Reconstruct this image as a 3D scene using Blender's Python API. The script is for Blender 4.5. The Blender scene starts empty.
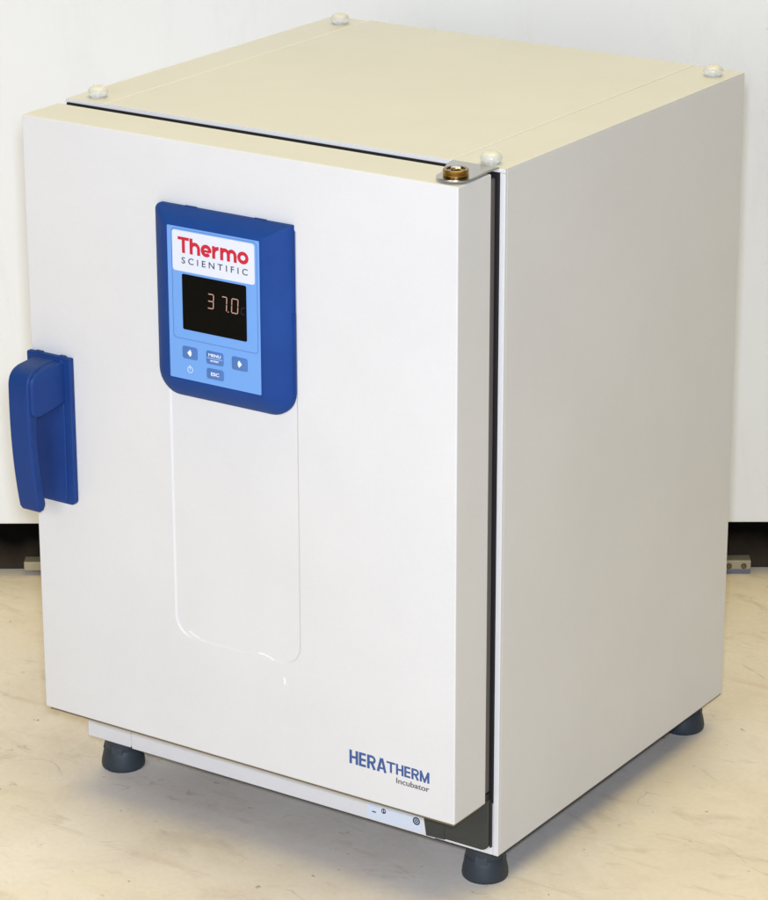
import bpy, bmesh, math, random
from mathutils import Vector, Matrix
random.seed(7)
C = bpy.context.scene.collection
ZF = 0.008                       # the floor sits at 0; the incubator's own frame starts 8 mm lower

# ------------------------------------------------------------------ materials
def mat(name, col, rough=.5, metal=0., spec=.5, **kw):
    m = bpy.data.materials.new(name); m.use_nodes = True
    b = m.node_tree.nodes['Principled BSDF']
    b.inputs['Base Color'].default_value = (*col, 1)
    b.inputs['Roughness'].default_value = rough
    b.inputs['Metallic'].default_value = metal
    b.inputs['Specular IOR Level'].default_value = spec
    for k, v in kw.items():
        b.inputs[k.replace('_', ' ')].default_value = v
    return m
def nd(m, t, **kw):
    n = m.node_tree.nodes.new(t)
    for k, v in kw.items(): setattr(n, k, v)
    return n
def ln(m, a, b): m.node_tree.links.new(a, b)
def noise(m, scale, detail=4, rough=.55, vec=None, dist=0.):
    n = nd(m, 'ShaderNodeTexNoise')
    n.inputs['Scale'].default_value = scale; n.inputs['Detail'].default_value = detail
    n.inputs['Roughness'].default_value = rough; n.inputs['Distortion'].default_value = dist
    ln(m, vec, n.inputs['Vector'])
    return n.outputs['Fac']
def coords(m, scale=(1,1,1), rot=(0,0,0), kind='Object'):
    t = nd(m, 'ShaderNodeTexCoord'); p = nd(m, 'ShaderNodeMapping')
    p.inputs['Scale'].default_value = scale; p.inputs['Rotation'].default_value = rot
    ln(m, t.outputs[kind], p.inputs['Vector'])
    return p.outputs['Vector']
def ramp(m, fac, stops):
    r = nd(m, 'ShaderNodeValToRGB'); e = r.color_ramp.elements
    while len(e) < len(stops): e.new(.5)
    for i, (p, c) in enumerate(stops):
        e[i].position = p; e[i].color = (*c, 1) if len(c) == 3 else c
    ln(m, fac, r.inputs['Fac'])
    return r.outputs['Color']
def mix(m, fac, a, b, mode='MIX'):
    x = nd(m, 'ShaderNodeMix', data_type='RGBA', blend_type=mode)
    if isinstance(fac, (int, float)): x.inputs[0].default_value = fac
    else: ln(m, fac, x.inputs[0])
    for s, v in ((x.inputs[6], a), (x.inputs[7], b)):
        if isinstance(v, tuple): s.default_value = (*v, 1)
        else: ln(m, v, s)
    return x.outputs[2]
def bump(m, h, strength, dist):
    b = nd(m, 'ShaderNodeBump'); b.inputs['Strength'].default_value = strength
    b.inputs['Distance'].default_value = dist
    ln(m, h, b.inputs['Height'])
    ln(m, b.outputs['Normal'], m.node_tree.nodes['Principled BSDF'].inputs['Normal'])
def P(m, name): return m.node_tree.nodes['Principled BSDF'].inputs[name]

def paint(name, a, b, rough):
    m = mat(name, a, rough)
    v = coords(m)
    ln(m, ramp(m, noise(m, 7, 5, .6, v), [(.3, a), (.7, b)]), P(m, 'Base Color'))
    g = ramp(m, noise(m, 260, 3, .6, v), [(.35, (.985,.985,.985)), (.65, (1,1,1))])
    sm_ = ramp(m, noise(m, 5, 7, .7, coords(m, (1,1,.6), (.3,.2,.5)), .8), [(.52, (1,1,1)), (.76, (.985,.982,.978))])
    old = P(m, 'Base Color').links[0].from_socket
    ln(m, mix(m, 1., mix(m, 1., old, g, 'MULTIPLY'), sm_, 'MULTIPLY'), P(m, 'Base Color'))
    n = noise(m, 26, 3, .5, v)
    r = nd(m, 'ShaderNodeMapRange'); r.inputs[3].default_value = rough-.05; r.inputs[4].default_value = rough+.06
    ln(m, n, r.inputs[0]); ln(m, r.outputs[0], P(m, 'Roughness'))
    bump(m, noise(m, 480, 3, .6, v), .12, .0006)
    return m
M = {}
M['paint'] = paint('white_powder_coat', (.65,.645,.645), (.68,.675,.675), .38)
M['gasket'] = mat('taupe_rubber', (.115,.10,.09), .55)
M['black'] = mat('black_rubber', (.012,.011,.012), .5)
M['brown'] = mat('door_liner_metal', (.15,.125,.08), .45, .2)
M['cover'] = mat('grey_plastic', (.045,.046,.041), .5, spec=.3)
m = M['cover']; bump(m, noise(m, 700, 2, .5, coords(m)), .25, .0006)
M['foot'] = mat('slate_rubber', (.031,.039,.047), .5, spec=.35)
m = M['foot']; bump(m, noise(m, 500, 2, .5, coords(m)), .15, .0006)
M['blue'] = mat('blue_plastic', (.010,.045,.20), .55, spec=.16)
m = M['blue']; v = coords(m)
ln(m, ramp(m, noise(m, 18, 4, .6, v), [(.3, (.008,.043,.205)), (.7, (.010,.052,.235))]), P(m, 'Base Color'))
bump(m, noise(m, 800, 2, .5, v), .22, .0006)
m = M['navy'] = mat('navy_plastic', (.007,.033,.155), .5, spec=.22)
v = coords(m)
ln(m, ramp(m, noise(m, 22, 4, .6, v), [(.3, (.007,.036,.172)), (.7, (.009,.043,.195))]), P(m, 'Base Color'))
bump(m, noise(m, 700, 2, .5, v), .30, .0008)
M['membrane'] = mat('light_blue_film', (.145,.33,.72), .42)
M['key'] = mat('slate_blue_key', (.06,.16,.42), .4)
M['line'] = mat('dark_blue_print', (.05,.10,.28), .5)
M['logo'] = mat('white_print', (.66,.69,.77), .4)
M['white_ink'] = mat('white_ink', (.75,.80,.90), .5)
M['pale_ink'] = mat('pale_ink', (.52,.68,.95), .5)
M['red_ink'] = mat('red_ink', (.52,.008,.035), .45)
M['black_ink'] = mat('black_ink', (.03,.03,.06), .5)
M['blue_ink'] = mat('blue_ink', (.035,.085,.26), .5)
M['grey_ink'] = mat('grey_ink', (.09,.09,.11), .5)
M['screen'] = mat('black_glass', (.002,.002,.002), .12, spec=.08)
M['led'] = mat('lit_segments', (.2,.1,.08), .5, Emission_Color=(.82,.52,.40,1), Emission_Strength=.42)
M['led_dim'] = mat('dim_segments', (.015,.01,.01), .5, Emission_Color=(.6,.35,.3,1), Emission_Strength=.015)
M['steel'] = mat('brushed_steel', (.50,.49,.46), .28, 1.)
M['chrome'] = mat('bright_steel', (.80,.80,.80), .15, 1.)
M['brass'] = mat('brass', (.30,.18,.05), .24, 1.)
M['sticker'] = mat('pale_blue_sticker', (.62,.68,.76), .3)
M['film'] = mat('peeling_clear_film', (.80,.80,.80), .25)
M['clear'] = mat('milky_silicone', (.90,.88,.80), .18, Transmission_Weight=.45, IOR=1.42)
M['rail'] = mat('brass_toned_rail', (.36,.32,.22), .4, .35)
M['screwhead'] = mat('tarnished_screw', (.16,.12,.07), .3, .8)
M['rail_grey'] = mat('blue_grey_steel', (.16,.165,.21), .4, .3)
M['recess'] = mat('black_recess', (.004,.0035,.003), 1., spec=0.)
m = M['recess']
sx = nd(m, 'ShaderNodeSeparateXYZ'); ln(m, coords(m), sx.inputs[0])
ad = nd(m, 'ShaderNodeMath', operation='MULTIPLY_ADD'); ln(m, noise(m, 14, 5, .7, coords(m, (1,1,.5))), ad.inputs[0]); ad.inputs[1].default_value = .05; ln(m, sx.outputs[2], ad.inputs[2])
ln(m, ramp(m, ad.outputs[0], [(.030, (.050,.038,.026)), (.072, (.004,.0035,.003))]), P(m, 'Base Color'))   # browner towards its foot

# backdrop: satin off-white sheet with faint smudges
m = M['seam'] = mat('seam_highlight', (.755,.75,.73), .4)  # paler paint on the top seam beads, a highlight put into the colour
m = M['wall'] = mat('off_white_panel', (.7,.7,.66), .55)
v = coords(m)
c1 = ramp(m, noise(m, 2.2, 5, .6, v), [(.3, (.80,.795,.765)), (.7, (.84,.835,.805))])
sm = ramp(m, noise(m, 7, 7, .72, coords(m, (2.2,1,.6)), 1.2), [(.52, (0,0,0)), (.74, (1,1,1))])
c1 = mix(m, mix(m, .35, (0.,0.,0.), sm), c1, (.70,.69,.67))
sp = ramp(m, noise(m, 95, 2, .5, v), [(.77, (0,0,0)), (.80, (1,1,1))])
c1 = mix(m, mix(m, .5, (0.,0.,0.), sp), c1, (.42,.41,.40))
ln(m, c1, P(m, 'Base Color'))
bump(m, noise(m, 30, 4, .6, v), .12, .003)

# floor: worn beige sheet flooring, mottled, with scuffs and specks
m = M['floor'] = mat('worn_beige_floor', (.5,.43,.3), .42)
v = coords(m)
base = ramp(m, noise(m, 3.2, 6, .62, v, .6), [(.28, (.68,.595,.49)), (.5, (.775,.69,.59)), (.72, (.84,.77,.685))])
yel = ramp(m, noise(m, 5.5, 4, .6, coords(m, (1,1,1), (0,0,.7)), .4), [(.50, (0,0,0)), (.68, (1,1,1))])
base = mix(m, mix(m, .55, (0.,0.,0.), yel), base, (.79,.70,.55))
pink = ramp(m, noise(m, 7.5, 4, .6, coords(m, (1.3,.8,1), (0,0,2.1)), .8), [(.56, (0,0,0)), (.74, (1,1,1))])
base = mix(m, mix(m, .45, (0.,0.,0.), pink), base, (.77,.63,.535))
def hair(ang, sc, sx, dist, width, mlo, mhi):          # thin wandering scratches, only in patches
    h = ramp(m, noise(m, sc, 2, .45, coords(m, (sx, 1, 1), (0,0,ang)), dist), [(.5-width, (0,0,0)), (.5, (1,1,1)), (.5+width, (0,0,0))])
    k = ramp(m, noise(m, sc*1.3, 3, .6, coords(m, (1,1,1), (0,0,ang+1.3))), [(mlo, (0,0,0)), (mhi, (1,1,1))])
    return mix(m, 1., h, k, 'MULTIPLY')
def blot(ang, sc, lo, hi, sx=1.):
    return ramp(m, noise(m, sc, 7, .68, coords(m, (sx, 1, 1), (0,0,ang)), .7), [(lo, (0,0,0)), (hi, (1,1,1))])
def part_of(f, k): return mix(m, k, (0.,0.,0.), f)
base = mix(m, part_of(blot(.4, 9, .52, .72, .8), .38), base, (.55,.46,.36))
base = mix(m, part_of(blot(1.9, 12, .54, .74, .7), .35), base, (.86,.79,.70))
base = mix(m, part_of(blot(2.6, 30, .56, .68, .45), .42), base, (.52,.43,.35))
base = mix(m, part_of(ramp(m, noise(m, 3., 5, .6, coords(m, (1.2, 9, 1), (0,0,2.55)), .5), [(.60, (0,0,0)), (.70, (1,1,1))]), .40), base, (.60,.44,.34))
base = mix(m, part_of(hair(.3, 7, .35, .9, .004, .55, .60), .5), base, (.38,.31,.24))
base = mix(m, part_of(hair(1.5, 11, .5, 1.2, .005, .56, .61), .5), base, (.36,.30,.25))
base = mix(m, part_of(hair(2.4, 16, .4, .8, .007, .56, .62), .35), base, (.86,.80,.70))
base = mix(m, 1., base, ramp(m, noise(m, 150, 5, .7, v), [(.3, (.93,.92,.90)), (.7, (1,1,1))]), 'MULTIPLY')
spk = ramp(m, noise(m, 62, 3, .5, v), [(.715, (0,0,0)), (.74, (1,1,1))])
base = mix(m, mix(m, .6, (0.,0.,0.), spk), base, (.20,.16,.12))
ln(m, base, P(m, 'Base Color'))
rr = nd(m, 'ShaderNodeMapRange'); rr.inputs[3].default_value = .38; rr.inputs[4].default_value = .62
ln(m, noise(m, 6, 6, .7, v), rr.inputs[0]); ln(m, rr.outputs[0], P(m, 'Roughness'))
bump(m, noise(m, 22, 6, .65, v), .10, .004)

# ------------------------------------------------------------------ mesh building
class MB:
    def __init__(s): s.bm = bmesh.new(); s.mats = []
    def mi(s, m):
        m = M[m]
        if m not in s.mats: s.mats.append(m)
        return s.mats.index(m)
    def absorb(s, bm, m, smooth=True):
        i = s.mi(m)
        for f in bm.faces: f.material_index = i; f.smooth = smooth
        me = bpy.data.meshes.new('t'); bm.to_mesh(me); bm.free()
        s.bm.from_mesh(me); bpy.data.meshes.remove(me)
    def box(s, x0, x1, y0, y1, z0, z1, m, bev=.001, seg=3):
        b = bmesh.new(); bmesh.ops.create_cube(b, size=1)
        for v in b.verts:
            v.co = Vector(((x0+x1)/2+v.co.x*(x1-x0), (y0+y1)/2+v.co.y*(y1-y0), (z0+z1)/2+v.co.z*(z1-z0)))
        if bev: bmesh.ops.bevel(b, geom=b.edges[:], offset=bev, segments=seg, profile=.5, affect='EDGES')
        s.absorb(b, m)
    def prism(s, pts, m, axis='y', a=0, c=.001, bev=0, seg=3):
        """outline pts extruded along axis from a to c"""
        def P3(p, t):
            return {'y': (p[0], t, p[1]), 'z': (p[0], p[1], t), 'x': (t, p[0], p[1])}[axis]
        b = bmesh.new(); n = len(pts)
        A = [b.verts.new(P3(p, a)) for p in pts]; B = [b.verts.new(P3(p, c)) for p in pts]
        b.faces.new(A); b.faces.new(B[::-1])
        for i in range(n): b.faces.new((A[i], A[(i+1) % n], B[(i+1) % n], B[i]))
        bmesh.ops.recalc_face_normals(b, faces=b.faces)
        if bev:
            es = [e for e in b.edges if len(e.link_faces) == 2 and any(len(f.verts) > 4 or n == 4 for f in e.link_faces)]
            bmesh.ops.bevel(b, geom=es, offset=bev, segments=seg, profile=.5, affect='EDGES', clamp_overlap=True)
        s.absorb(b, m)
    def lathe(s, prof, m, at=(0,0,0), n=48, axis='z'):
        b = bmesh.new(); rings = []
        for r, z in prof:
            if r < 1e-6: rings.append([b.verts.new((0,0,z))])
            else: rings.append([b.verts.new((r*math.cos(2*math.pi*k/n), r*math.sin(2*math.pi*k/n), z)) for k in range(n)])
        for A, B in zip(rings, rings[1:]):
            for k in range(n):
                j = (k+1) % n
                if len(A) == 1 and len(B) == 1: continue
                if len(A) == 1: b.faces.new((A[0], B[j], B[k]))
                elif len(B) == 1: b.faces.new((A[k], A[j], B[0]))
                else: b.faces.new((A[k], A[j], B[j], B[k]))
        bmesh.ops.recalc_face_normals(b, faces=b.faces)
        if axis == 'y': bmesh.ops.rotate(b, verts=b.verts, matrix=Matrix.Rotation(math.pi/2, 3, 'X'))
        bmesh.ops.translate(b, verts=b.verts, vec=at)
        s.absorb(b, m)
    def loops(s, L, m, cap=True):
        b = bmesh.new(); R = [[b.verts.new(p) for p in l] for l in L]; n = len(R[0])
        for A, B in zip(R, R[1:]):
            for k in range(n): b.faces.new((A[k], A[(k+1) % n], B[(k+1) % n], B[k]))
        if cap: b.faces.new(R[0]); b.faces.new(R[-1])
        bmesh.ops.recalc_face_normals(b, faces=b.faces)
        s.absorb(b, m)
    def text(s, txt, x0, x1, z0, z1, y, m, bold=0., depth=.00025, spacing=1., shear=0.):
        cu = bpy.data.curves.new('t', 'FONT'); cu.body = txt; cu.offset = bold; cu.space_character = spacing
        cu.extrude = 0; cu.resolution_u = 6; cu.shear = shear
        o = bpy.data.objects.new('t', cu); C.objects.link(o)
        dg = bpy.context.evaluated_depsgraph_get()
        me = bpy.data.meshes.new_from_object(o.evaluated_get(dg))
        bpy.data.objects.remove(o); bpy.data.curves.remove(cu)
        b = bmesh.new(); b.from_mesh(me); bpy.data.meshes.remove(me)
        g = bmesh.ops.extrude_face_region(b, geom=b.faces[:])
        top = [v for v in g['geom'] if isinstance(v, bmesh.types.BMVert)]
        for v in top: v.co.z = 1
        xs = [v.co.x for v in b.verts]; ys = [v.co.y for v in b.verts]
        a0, a1, b0, b1 = min(xs), max(xs), min(ys), max(ys)
        for v in b.verts:
            v.co = Vector((x0+(v.co.x-a0)/(a1-a0)*(x1-x0), y-(depth if v.co.z > .5 else 0), z0+(v.co.y-b0)/(b1-b0)*(z1-z0)))
        bmesh.ops.recalc_face_normals(b, faces=b.faces)
        s.absorb(b, m, False)
    def ribbon(s, pts, w, y, d, m, wobble=0):
        """thin strip following pts (x, z) on a vertical face at depth y"""
        for (xa, za), (xb, zb) in zip(pts, pts[1:]):
            dx, dz = xb-xa, zb-za; l = math.hypot(dx, dz); nx, nz = -dz/l*w/2, dx/l*w/2
            ex, ez = dx/l*w*.2, dz/l*w*.2
            s.prism([(xa-nx-ex, za-nz-ez), (xb-nx+ex, zb-nz+ez), (xb+nx+ex, zb+nz+ez), (xa+nx-ex, za+nz-ez)], m, 'y', y, y-d)
    def stroke(s, pts, w, y, d, m, closed=False):
        """heavy line of even width along pts (x, z), mitred at its corners"""
        n = len(pts); A, B = [], []
        for i in range(n):
            p = Vector(pts[i]); q = Vector(pts[i-1]) if (i or closed) else None; r = Vector(pts[(i+1) % n]) if (i < n-1 or closed) else None
            d1 = (p-q).normalized() if q is not None else (r-p).normalized()
            d2 = (r-p).normalized() if r is not None else d1
            t = (d1+d2).normalized(); nn = Vector((-t.y, t.x)); k = w/2/max(.35, nn.dot(Vector((-d1.y, d1.x))))
            A.append(p+nn*k); B.append(p-nn*k)
        b = bmesh.new()
        V = [[b.verts.new((q.x, yy, q.y)) for q in L] for yy in (y, y-d) for L in (A, B)]
        for i in range(n if closed else n-1):
            j = (i+1) % n
            b.faces.new((V[0][i], V[0][j], V[1][j], V[1][i])); b.faces.new((V[2][i], V[3][i], V[3][j], V[2][j]))
            b.faces.new((V[0][i], V[2][i], V[2][j], V[0][j])); b.faces.new((V[1][i], V[1][j], V[3][j], V[3][i]))
        if not closed:
            for i in (0, n-1): b.faces.new((V[0][i], V[1][i], V[3][i], V[2][i]))
        bmesh.ops.recalc_face_normals(b, faces=b.faces)
        s.absorb(b, m, False)
    def word(s, txt, x0, x1, z0, cap, w, y, m, xr=.78, gap=.07, bar=.85):
        """heavy grotesque lettering drawn stroke by stroke"""
        adv = {'T': .92, 'h': .86, 'e': .88, 'r': .60, 'm': 1.34, 'o': .90, 'H': .80, 'E': .68, 'R': .80, 'A': .90, 'M': 1.0}
        tot = sum(adv[c] for c in txt)+gap*(len(txt)-1); u = (x1-x0)/tot; x = x0; k = 0
        xh = cap*xr; h = w/2
        def el(cx, cz, rx, rz, a0, a1, n=20): return [(cx+rx*math.cos(math.radians(a0+(a1-a0)*i/n)), cz+rz*math.sin(math.radians(a0+(a1-a0)*i/n))) for i in range(n+1)]
        for c in txt:
            W_ = adv[c]*u; X = x+W_; wb = w*bar; hb = wb/2; S = []
            if c == 'T': S = [([(x, z0+cap-hb), (X, z0+cap-hb)], wb), ([(x+W_/2, z0), (x+W_/2, z0+cap-hb)], w)]
            elif c == 'H': S = [([(x+h, z0), (x+h, z0+cap)], w), ([(X-h, z0), (X-h, z0+cap)], w), ([(x+h, z0+cap/2), (X-h, z0+cap/2)], wb)]
            elif c == 'E': S = [([(x+h, z0), (x+h, z0+cap)], w)]+[([(x+h, z0+t), (X-(.06*W_ if 1 else 0), z0+t)], wb) for t in (hb, cap/2, cap-hb)]
            elif c == 'R':
                rz = cap*.26-hb/2; cz = z0+cap-hb-rz; rx = min(rz, W_*.4)
                S = [([(x+h, z0), (x+h, z0+cap)], w), ([(x+h, z0+cap-hb)]+el(X-h-rx, cz, rx, rz, 90, -90, 12)+[(x+h, cz-rz)], wb),
                     ([(x+W_*.50, cz-rz), (X-h, z0)], w)]
            elif c == 'A': S = [([(x+h*.95, z0), (x+W_/2-h*.25, z0+cap)], w*.95), ([(x+W_/2+h*.25, z0+cap), (X-h*.95, z0)], w*.95), ([(x+W_*.22, z0+cap*.28), (X-W_*.22, z0+cap*.28)], wb*.8)]
            elif c == 'M': S = [([(x+h, z0), (x+h, z0+cap)], w), ([(X-h, z0), (X-h, z0+cap)], w), ([(x+h*.9, z0+cap), (x+W_/2+h*.2, z0)], w*.85), ([(X-h*.9, z0+cap), (x+W_/2-h*.2, z0)], w*.85)]
            elif c == 'h':
                rx = (W_-w)/2; S = [([(x+h, z0), (x+h, z0+cap)], w), (el(x+W_/2, z0+xh-h-rx, rx, rx, 165, 0, 14)+[(X-h, z0)], w)]
            elif c == 'm':
                rx = (W_-w)/4; S = [([(x+h, z0), (x+h, z0+xh)], w)]
                for q in (0, 1): S.append((el(x+h+rx*(1+2*q), z0+xh-h-rx*1.1, rx, rx*1.1, 165, 0, 14)+[(x+h+rx*(2+2*q), z0)], w))
            elif c == 'r':
                rx = W_-w*.9; S = [([(x+h, z0), (x+h, z0+xh)], w), (el(x+h+rx, z0+xh-h-rx, rx, rx, 170, 84, 10), w)]
            elif c == 'e':
                rx = (W_-w)/2; rz = (xh-w)/2; S = [(el(x+W_/2, z0+xh/2, rx, rz, -6, 318, 34), w), ([(x+h, z0+xh*.47), (X-h*.4, z0+xh*.47)], wb*.8)]
            elif c == 'o':
                rx = (W_-w)/2; rz = (xh-w)/2; S = [(el(x+W_/2, z0+xh/2, rx, rz, 0, 350, 35), w, True)]
            for t in S:
                k += 1; s.stroke(t[0], t[1], y, .0002+.00001*(k % 6), m, len(t) > 2)
            x = X+gap*u
    def build(s, name, parent=None, wn=True, label=None):
        me = bpy.data.meshes.new(name); s.bm.to_mesh(me); s.bm.free()
        for m in s.mats: me.materials.append(m)
        me.set_sharp_from_angle(angle=math.radians(38))
        o = bpy.data.objects.new(name, me); C.objects.link(o)
        if wn:
            w = o.modifiers.new('wn', 'WEIGHTED_NORMAL'); w.keep_sharp = True
        if parent: o.parent = parent
        if label: o['label'] = label
        return o
def tag(o, **k):
    for a, b in k.items(): o[a] = b
    return o
def copy_part(o, loc):
    c = o.copy(); C.objects.link(c); c.parent = o.parent; c.location = loc
    for ch in list(o.children):
        d = ch.copy(); C.objects.link(d); d.parent = c
    return c
def rrect(x0, x1, z0, z1, r, n=8):
    """rounded rectangle, r = (bottom left, bottom right, top right, top left)"""
    if not isinstance(r, tuple): r = (r,)*4
    out = []
    for cx, cz, q, a in ((x0, z0, r[0], 180), (x1, z0, r[1], 270), (x1, z1, r[2], 0), (x0, z1, r[3], 90)):
        px = cx+(q if cx == x0 else -q); pz = cz+(q if cz == z0 else -q)
        for k in range(n+1):
            t = math.radians(a+90*k/n); out.append((px+q*math.cos(t), pz+q*math.sin(t)))
    return out

# ------------------------------------------------------------------ the incubator
W, D, ZB, ZT = .53, .4856, .050, .7693
root = bpy.data.objects.new('incubator', None); C.objects.link(root)
root.location = (0, 0, -ZF); root.empty_display_size = .1
tag(root, label='white laboratory incubator with blue handle and blue control panel on its closed door', category='incubator')

# cabinet shell
b = MB()
b.box(0, W, .0035, D, ZB+.0005, ZT-.0012, 'paint', .0012)
b.box(0, W, 0, .0036, ZT-.0042, ZT-.0010, 'paint', .0008)                     # front lip of the top
b.box(.5238, W, 0, .0040, ZB+.0006, ZT-.0043, 'paint', .0008)                 # right face strip
b.box(0, .5236, 0, .0040, ZB+.0006, .1080, 'paint', .0008)                   # bottom rail
cab = b.build('cabinet', root)
b = MB()
b.box(.0003, .0600, .0004, D-.0004, ZT-.0014, ZT-.0002, 'paint', .0003, 2)
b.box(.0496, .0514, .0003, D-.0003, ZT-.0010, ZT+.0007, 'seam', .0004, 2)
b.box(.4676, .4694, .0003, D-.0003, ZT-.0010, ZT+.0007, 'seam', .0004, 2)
b.box(.4600, W-.0003, .0004, D-.0004, ZT-.0014, ZT-.0002, 'paint', .0003, 2)
b.box(.0504, .4686, .0002, D-.0002, ZT-.0014, ZT+.0004, 'paint', .0003, 3)
b.build('top_panel', root)
b = MB()
b.box(.0008, .5232, .0002, .0045, .1085, ZT-.0046, 'black', .0005)
b.build('front_recess', root)
b = MB()
b.box(.0616, .4560, -.0026, .0010, .0512, .1040, 'paint', .0013, 4)
b.box(.0004, .0600, -.0010, .0010, .0516, .1040, 'paint', .0005)
b.box(.0600, .0616, -.0024, .0012, .0505, .0530, 'black', .0004)
b.build('base_panel', root)
b = MB(); b.box(.0610, W-.0012, .0016, D-.0012, ZB-.0012, ZB+.0010, 'black', .0003); b.build('base_pan', root)
# hinge cover at the lower right
b = MB()
cz = rrect(.4690, .5215, .0560, .1130, (.002, .009, .001, .001))
b.prism(cz, 'cover', 'y', -.0055, .0003, .0012)
b.prism([(.4425, .0735), (.4455, .0530), (.4680, .0540), (.4695, .1000), (.4425, .1000)], 'cover', 'y', -.0042, -.0004, .0008)
b.box(.5217, .5234, -.0030, -.0001, .0600, .1110, 'black', .0003)
b.build('hinge_cover', root)
# sticker with its marks
b = MB()
b.prism(rrect(.3722, .4395, .0540, .0800, .0015), 'sticker', 'y', -.0025, -.0029)
yk = -.0028
def ringy(bb, x, z, r0, r1, m, y, d=.0003, n=28):
    L = []
    for r, yy in ((r0, y), (r0, y-d), (r1, y-d), (r1, y)):
        L.append([(x+r*math.cos(2*math.pi*k/n), yy, z+r*math.sin(2*math.pi*k/n)) for k in range(n)])
    bb.loops(L+[L[0]], m, cap=False)
ringy(b, .4332, .0655, .0030, .0044, 'black_ink', yk)
ringy(b, .4332, .0655, .0008, .0019, 'black_ink', yk)
for k in range(6):
    a = math.radians(60*k+20)
    b.ribbon([(.4332+.0019*math.cos(a), .0655+.0019*math.sin(a)), (.4332+.0031*math.cos(a), .0655+.0031*math.sin(a))], .0007, yk, .0003, 'grey_ink')
ringy(b, .3927, .0659, .0019, .0029, 'black_ink', yk)
b.ribbon([(.3927, .0638), (.3927, .0682)], .0011, yk, .0003, 'black_ink')
b.ribbon([(.3927, .0645), (.3945, .0645)], .0009, yk, .0003, 'black_ink')
b.ribbon([(.3786, .0620), (.3829, .0620)], .0013, yk, .0003, 'black_ink')
for q in range(3): b.ribbon([(.3792, .0651+.0022*q), (.3824, .0651+.0022*q)], .0006, yk, .0003, 'pale_ink')
for q in range(4): b.ribbon([(.3990+.004*q, .0622), (.4012+.004*q, .0622)], .0006, yk, .0003, 'sticker')
b.build('rating_sticker', root, wn=False)

# feet: flared rubber cones with a groove
def foot(x, y):
    b = MB()
    b.lathe([(0,.0), (.0225,.0), (.0238,.0015), (.0243,.0045), (.0238,.009), (.0222,.0165), (.0206,.0222), (.0192,.0238),
             (.0196,.0262), (.0196,.0325), (.0192,.0425), (.0,.0425)], 'foot', n=56)
    for a in (20, 110, 200, 290):                        # four raised ribs bridging the groove
        b2 = bmesh.new(); bmesh.ops.create_cube(b2, size=1)
        for v in b2.verts:
            t = 1-(v.co.z+.5)*.13
            v.co = Vector((.0196*t+v.co.x*.0036, v.co.y*.013, .0255+v.co.z*.010))
        bmesh.ops.bevel(b2, geom=b2.edges[:], offset=.0008, segments=2, affect='EDGES')
        bmesh.ops.rotate(b2, verts=b2.verts, matrix=Matrix.Rotation(math.radians(a), 3, 'Z'))
        b.absorb(b2, 'foot')
    o = b.build('foot', root); o.location = (x, y, ZF)
    return o
f0 = foot(.0215, .0325)
for p in ((.4965, .0300), (.4940, .4610), (.0215, .4610)): copy_part(f0, (*p, ZF))

# clear bumpers on top
b = MB()
b.lathe([(0,0), (.0070,0), (.0076,.0012), (.0098,.0022), (.0106,.0045), (.0103,.0070), (.0088,.0094), (.0060,.0110), (.0028,.0116), (0,.0117)], 'clear', n=40)
b.lathe([(0,.0004), (.0030,.0004), (.0030,.0030), (.0018,.0036), (0,.0036)], 'steel', n=20)
bp = b.build('bumper', root); bp.location = (.5060, .0135, ZT-.0002)
for p in ((.0245, .0230), (.0300, .4560), (.5085, .4540)): copy_part(bp, (*p, ZT-.0002))

# hinge bracket with brass bolt
b = MB()
def arc(cx, cy, r, a0, a1, n): return [(cx+r*math.cos(math.radians(a0+(a1-a0)*k/n)), cy+r*math.sin(math.radians(a0+(a1-a0)*k/n))) for k in range(n+1)]
out = [(.4715, -.0002), (.4730, -.012)]+arc(.5055, -.0490, .0182, 172, 352, 18)+[(.5225, -.036), (.5212, -.020), (.5218, -.008), (.5232, -.0002)]
b.prism(out, 'steel', 'z', ZT-.0008, ZT+.0012, .0005, 2)
hb = b.build('hinge_bracket', root)
b = MB()
z0 = ZT+.0013
b.lathe([(0,z0), (.0118,z0), (.0122,z0+.0006), (.0122,z0+.0030), (.0116,z0+.0034), (.0116,z0+.0042), (.0122,z0+.0046), (.0122,z0+.0066), (.0116,z0+.0072),
         (.0090,z0+.0072), (.0086,z0+.0060), (.0,z0+.0060)], 'brass', at=(.5065, -.0500, 0))
b.lathe([(0,z0+.0061), (.0052,z0+.0061), (.0052,z0+.0082), (.0044,z0+.0088), (0,z0+.0088)], 'chrome', at=(.5065, -.0500, 0), n=6)
b.build('bolt', hb)

# door
YF, YB = -.0707, -.0120
door = MB()
door.box(0, .5222, YF, YB, .1130, .7665, 'paint', .0016, 4)
dr = door.build('door', root, wn=False)
def off(pts, d):
    n = len(pts); r = []
    for i in range(n):
        (xa, za), (xb, zb) = pts[i-1], pts[(i+1) % n]
        l = math.hypot(xb-xa, zb-za) or 1
        r.append((pts[i][0]-(zb-za)/l*d, pts[i][1]+(xb-xa)/l*d))
    return r
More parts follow.
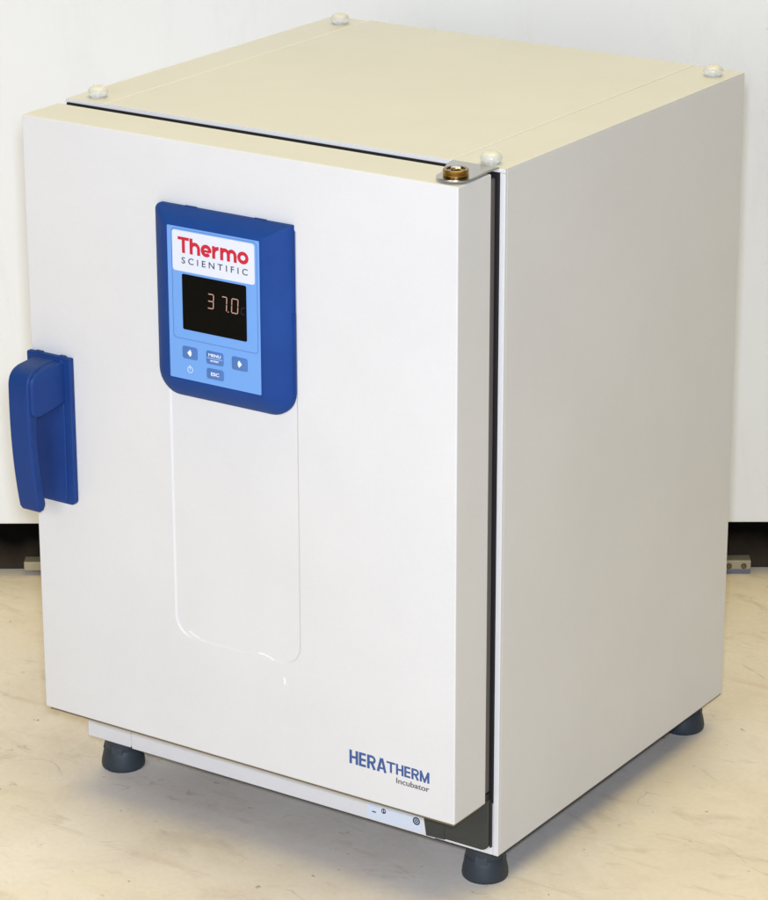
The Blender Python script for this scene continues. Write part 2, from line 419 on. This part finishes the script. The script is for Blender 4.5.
# shallow pressed recess that runs down from under the control panel
o1 = rrect(.1792, .3386, .2300, .6900, (.0240, .0240, .004, .004), 12)
cut = MB()
cut.loops([[(x, yy, z) for x, z in off(o1, d)] for d, yy in ((0, YF-.0030), (0, YF-.0001), (.0007, YF+.0002), (.0021, YF+.0011), (.0030, YF+.0014))], 'paint')
co = cut.build('cutter', None, wn=False)
bo = dr.modifiers.new('cut', 'BOOLEAN'); bo.object = co; bo.operation = 'DIFFERENCE'; bo.solver = 'EXACT'
nm = bpy.data.meshes.new_from_object(dr.evaluated_get(bpy.context.evaluated_depsgraph_get()))
dr.modifiers.clear(); dr.data = nm; nm.name = 'door'
bpy.data.objects.remove(co)
nm.set_sharp_from_angle(angle=math.radians(38))
w = dr.modifiers.new('wn', 'WEIGHTED_NORMAL'); w.keep_sharp = True
b = MB(); b.box(.0030, .5190, YF+.0040, YB-.0040, .1093, .1134, 'brown', .0006)
b.build('door_liner', dr)
b = MB(); b.box(.0060, .5196, YB-.0004, .0000, .1210, .7600, 'gasket', .0020)
b.box(.5080, .5204, YB-.0002, -.0004, .1130, .1206, 'black', .0010)
b.build('gasket', dr)
# scraps of film still stuck along its lower edge
b = MB(); yf = YF+.0013
b.stroke([(.1965, .2460), (.2010, .2440), (.2060, .2422), (.2105, .2412)], .0016, yf, .0006, 'film')
b.build('film_scrap', dr, wn=False)
b = MB(); b.stroke([(.2130, .2400), (.2180, .2386), (.2240, .2378), (.2290, .2374)], .0013, yf, .0006, 'film')
b.build('film_scrap', dr, wn=False)
b = MB(); b.stroke([(.2845, .2425), (.2895, .2432), (.2950, .2424), (.3010, .2403), (.3060, .2376), (.3105, .2352), (.3140, .2340)], .0019, yf, .0008, 'film')
b.build('film_scrap', dr, wn=False)
b = MB(); b.stroke([(.3075, .2355), (.3110, .2335), (.3160, .2345)], .0013, yf, .0006, 'film')
b.build('film_scrap', dr, wn=False)
b = MB(); b.stroke([(.3172, .2240), (.3180, .2205), (.3177, .2180), (.3183, .2160)], .0024, YF+.0001, .0006, 'film'); b.build('film_scrap', dr, wn=False)
# printed names
b = MB()
b.word('HERA', .3966, .4416, .1490, .0152, .0031, YF+.0001, 'blue_ink')
b.word('THERM', .4416, .4926, .1510, .0120, .0025, YF+.0001, 'blue_ink')
b.text('Incubator', .4532, .4923, .1416, .1476, YF+.0001, 'grey_ink', .006)
b.text('Incubator', .4534, .4926, .1416, .1477, YF+.0001, 'grey_ink', .006, depth=.00027)
b.build('lettering', dr, wn=False)

# blue control panel housing
cp = MB()
YP = YF-.0200
base = (.1715, .3362, .5058, .7022); face = (.1965, .3098, .5288, .6873)
rb, rf = (.026, .026, .0012, .007), (.004, .004, .0008, .002)
LL = []
for t, h in ((0, -.0030), (0, .0035), (.02, .0052), (.10, .0075), (.28, .0116), (.50, .0151), (.72, .0178), (.90, .0193), (1, .0200)):
    g = [base[i]+(face[i]-base[i])*t for i in range(4)]
    r = tuple(a+(c-a)*t for a, c in zip(rb, rf))
    LL.append([(x, YF-h, z) for x, z in rrect(*g, r, 8)])
cp.loops(LL, 'blue')
cp.box(.3355, .3372, YF-.0030, YF+.0001, .5300, .6130, 'blue', .0005)
cp.box(.2060, .2200, YF-.0032, YF+.0001, .7016, .7029, 'blue', .0005)
cp.box(.2900, .3040, YF-.0032, YF+.0001, .7016, .7029, 'blue', .0005)
panel = cp.build('control_panel', root)
b = MB()
b.prism(rrect(.1975, .3088, .5300, .6864, .0012), 'membrane', 'y', YP+.0002, YP-.0003)
# printed outline round logo and display
fo = rrect(.2027, .3060, .5718, .6846, .004, 6)
fi = rrect(.2030, .3057, .5721, .6843, .0038, 6)
y1, y2 = YP-.0002, YP-.0005
b.loops([[(x, y1, z) for x, z in fo], [(x, y2, z) for x, z in fo], [(x, y2, z) for x, z in fi], [(x, y1, z) for x, z in fi]], 'line', cap=False)
ringy(b, .2222, .5408, .0027, .0034, 'pale_ink', YP-.0002)
b.ribbon([(.2222, .5412), (.2222, .5452)], .0009, YP-.0004, .0003, 'pale_ink')
b.build('membrane', panel, wn=False)
b = MB()
b.prism(rrect(.2038, .3032, .6415, .6828, .0030), 'logo', 'y', YP-.0002, YP-.0006)
b.word('Thermo', .2108, .2963, .6604, 0.0162, .0037, YP-.0005, 'red_ink', gap=.05)
b.text('SCIENTIFIC', .2152, .2950, .6497, .6561, YP-.0006, 'black_ink', .004, spacing=1.62)
b.build('logo_plate', panel, wn=False)
b = MB()
b.prism(rrect(.2148, .2927, .5820, .6390, .0018), 'screen', 'y', YP-.0002, YP-.0007)
def seg7(x0, x1, z0, z1, on, m, w=.00095, sh=.0008):
    zm = (z0+z1)/2; gp = .0006
    def sx(x, z): return x+(z-zm)/(z1-z0)*sh
    S = {'a': ((x0,z1),(x1,z1)), 'g': ((x0,zm),(x1,zm)), 'd': ((x0,z0),(x1,z0)), 'f': ((x0,zm),(x0,z1)), 'b': ((x1,zm),(x1,z1)), 'e': ((x0,z0),(x0,zm)), 'c': ((x1,z0),(x1,zm))}
    for k in on:
        (xa, za), (xb, zb) = S[k]
        if za == zb: xa += gp; xb -= gp
        else: za += gp; zb -= gp
        b.ribbon([(sx(xa, za), za), (sx(xb, zb), zb)], w, YP-.0007, .0002, m)
seg7(.2463, .2530, .6090, .6235, 'abgcd', 'led')
seg7(.2630, .2690, .6090, .6235, 'abc', 'led')
b.box(.2703, .2713, YP-.0009, YP-.0007, .6084, .6094, 'led', 0)
seg7(.2752, .2826, .6090, .6235, 'abcdef', 'led')
seg7(.2868, .2910, .6095, .6160, 'adef', 'led_dim', .0006)
b.build('display', panel, wn=False)
def key(x0, x1, z0, z1, kind):
    b = MB(); yb = YP-.0008
    b.prism(rrect(x0, x1, z0, z1, .0024), 'key', 'y', YP-.0002, yb, .0003, 2)
    cx, cz = (x0+x1)/2, (z0+z1)/2
    if kind in 'LR':
        s = -1 if kind == 'L' else 1
        b.prism([(cx-.0004*s, cz+.0036), (cx+.0030*s, cz), (cx-.0004*s, cz-.0036), (cx-.0014*s, cz-.0026), (cx-.0014*s, cz+.0026)], 'white_ink', 'y', yb+.0001, yb-.0002)
        b.prism([(cx-.0021*s, cz+.0017), (cx-.0017*s, cz+.0017), (cx-.0017*s, cz-.0017), (cx-.0021*s, cz-.0017)], 'white_ink', 'y', yb+.0001, yb-.0002)
    elif kind == 'M':
        b.text('MENU', x0+.0030, x1-.0030, cz+.0012, cz+.0042, yb+.0001, 'white_ink', .02)
        b.ribbon([(x0+.0012, cz-.0004), (x1-.0012, cz-.0004)], .0004, yb+.0001, .0003, 'pale_ink')
        b.text('enter', x0+.0052, x1-.0052, cz-.0040, cz-.0018, yb+.0001, 'white_ink', .01)
    else:
        b.text('ESC', x0+.0055, x1-.0055, cz-.0018, cz+.0018, yb+.0001, 'white_ink', .02)
    return b.build('button', panel, wn=False)
key(.2133, .2318, .5518, .5646, 'L'); key(.2738, .2929, .5508, .5644, 'R')
key(.2426, .2636, .5512, .5648, 'M'); key(.2428, .2636, .5358, .5468, 'E')

# handle
b = MB()
b.prism(rrect(-.0010, .0566, .3570, .5180, (.004, .006, .0015, .002)), 'navy', 'y', YF+.0004, YF-.0062, .0026, 4)
b.prism(rrect(.0020, .0478, .3595, .5160, .004), 'navy', 'y', YF, YF-.0078, .0014, 3)
b.box(.0085, .0180, YF-.0050, YF, .5172, .5190, 'navy', .0008)
b.box(.0400, .0480, YF-.0050, YF, .5172, .5190, 'navy', .0008)
plate = b.build('handle', root)
b = MB()
def bez(p, n=10):
    out = []
    for k in range(n):
        t = k/n; a = (1-t)
        out.append(tuple(a*a*p[0][i]+2*a*t*p[1][i]+t*t*p[2][i] for i in (0, 1)))
    return out
prof = [(YF-.003, .5150)]+bez([(YF-.030, .5135), (YF-.0505, .5130), (YF-.0520, .4960)], 7)\
     + bez([(YF-.0520, .4960), (YF-.0540, .4200), (YF-.0415, .3600)], 12)+[(YF-.0415, .3600), (YF-.0385, .3560), (YF-.0330, .3570), (YF-.0305, .3610)]\
     + bez([(YF-.0300, .3640), (YF-.0395, .4200), (YF-.0385, .4560)], 10)+[(YF-.0370, .4600), (YF-.0330, .4622), (YF-.003, .4700)]
b.prism(prof, 'navy', 'x', .0105, .0378, .0030, 4)
b.build('grip', plate)
b = MB()
ap = [(YF-.003, .5138), (YF-.030, .5120), (YF-.0425, .5085), (YF-.0482, .5030), (YF-.0492, .4960), (YF-.0490, .4680), (YF-.0455, .4628), (YF-.0380, .4612), (YF-.003, .4690)]
b.prism(ap, 'navy', 'x', .0300, .0410, .0034, 5)
for v_ in b.bm.verts:
    if v_.co.x > .036: v_.co.x += (v_.co.y-(YF-.049))*.17
b.build('latch_block', plate)

# ------------------------------------------------------------------ surroundings
CAM = Vector((2.02101, -2.44537, 1.51662)); YAW, PITCH, ROLL = .58758, -.34076, -.00225
fl = MB()
fl.bm.verts.ensure_lookup_table()
bb = bmesh.new(); bmesh.ops.create_grid(bb, x_segments=8, y_segments=8, size=6); fl.absorb(bb, 'floor')
floor = fl.build('floor', wn=False); tag(floor, kind='structure')

def place(o):                                   # the backdrop stands square to the photographer's line of sight
    o.location = (CAM.x, CAM.y, 0); o.rotation_euler = (0, 0, YAW)
    return o
DEP = 3.72
b = MB(); b.box(-2.6, 2.6, DEP, DEP+.04, .0751, 2.3, 'wall', .002)
w = place(b.build('backdrop_panel')); tag(w, label='tall off-white smudged panel standing behind the incubator, its lower edge above a dark gap', category='panel')
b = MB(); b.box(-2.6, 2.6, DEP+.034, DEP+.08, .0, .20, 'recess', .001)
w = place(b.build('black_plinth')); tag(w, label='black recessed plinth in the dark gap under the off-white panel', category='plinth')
rl = bpy.data.objects.new('metal_rail', None); C.objects.link(rl); place(rl)
tag(rl, label='low brass-toned metal rail with round screws under the off-white panel', category='rail')
b = MB(); b.box(-.4610, .4690, DEP+.010, DEP+.030, .0070, .0190, 'rail', .0008); b.build('rail_strip', rl)
b = MB(); b.box(.20, .4690, DEP+.012, DEP+.020, .0004, .0066, 'rail_grey', .0008); b.build('rail_foot', rl)
b = MB(); b.lathe([(0,0), (.0036,0), (.0036,.0012), (.0026,.0026), (0,.0030)], 'screwhead', n=20, axis='y')
s0 = b.build('screw', rl); s0.location = (.4410, DEP+.0102, .0115)
copy_part(s0, (.4600, DEP+.0102, .0115))

# ------------------------------------------------------------------ light
def area(name, loc, target, size, power, col, sy=None):
    l = bpy.data.lights.new(name, 'AREA'); l.size = size; l.energy = power; l.color = col
    if sy: l.shape = 'RECTANGLE'; l.size_y = sy
    o = bpy.data.objects.new(name, l); C.objects.link(o); o.location = loc
    o.rotation_euler = (Vector(target)-Vector(loc)).to_track_quat('-Z', 'Y').to_euler()
    return o
area('ceiling_lamp', (.9, .6, 9), (.9, .6, 0), 8, 640, (1, .83, .28), 8)
area('flash_lamp', (2.03, -2.455, 1.60), (.25, .1, .4), .14, 90, (.70, .80, 1))
area('side_fill', (.5, -3.0, 1.4), (.25, .1, .4), 1.2, 32, (.97, .96, .97), 1.2)  # added soft fill out of view, brightens the door front
wd = bpy.data.worlds.new('World'); bpy.context.scene.world = wd; wd.use_nodes = True
bg = wd.node_tree.nodes['Background']; bg.inputs[0].default_value = (.93, .95, 1, 1); bg.inputs[1].default_value = .05

# ------------------------------------------------------------------ camera
cd = bpy.data.cameras.new('camera'); cam = bpy.data.objects.new('camera', cd); C.objects.link(cam)
cd.sensor_fit = 'HORIZONTAL'; cd.sensor_width = 36; cd.lens = 3138.665/768*36
cd.shift_y = (438.249-450)/768
cd.clip_start = .05; cd.clip_end = 50
fw = Vector((-math.sin(YAW)*math.cos(PITCH), math.cos(YAW)*math.cos(PITCH), math.sin(PITCH)))
r = fw.cross(Vector((0,0,1))).normalized(); u = r.cross(fw)
r2 = r*math.cos(ROLL)+u*math.sin(ROLL); u2 = -r*math.sin(ROLL)+u*math.cos(ROLL)
mt = Matrix((r2, u2, -fw)).transposed().to_4x4(); mt.translation = CAM-Vector((0,0,ZF))
cam.matrix_world = mt
sc = bpy.context.scene; sc.camera = cam
sc.view_settings.view_transform = 'Standard'; sc.view_settings.look = 'None'
sc.view_settings.exposure = 0; sc.view_settings.gamma = 1
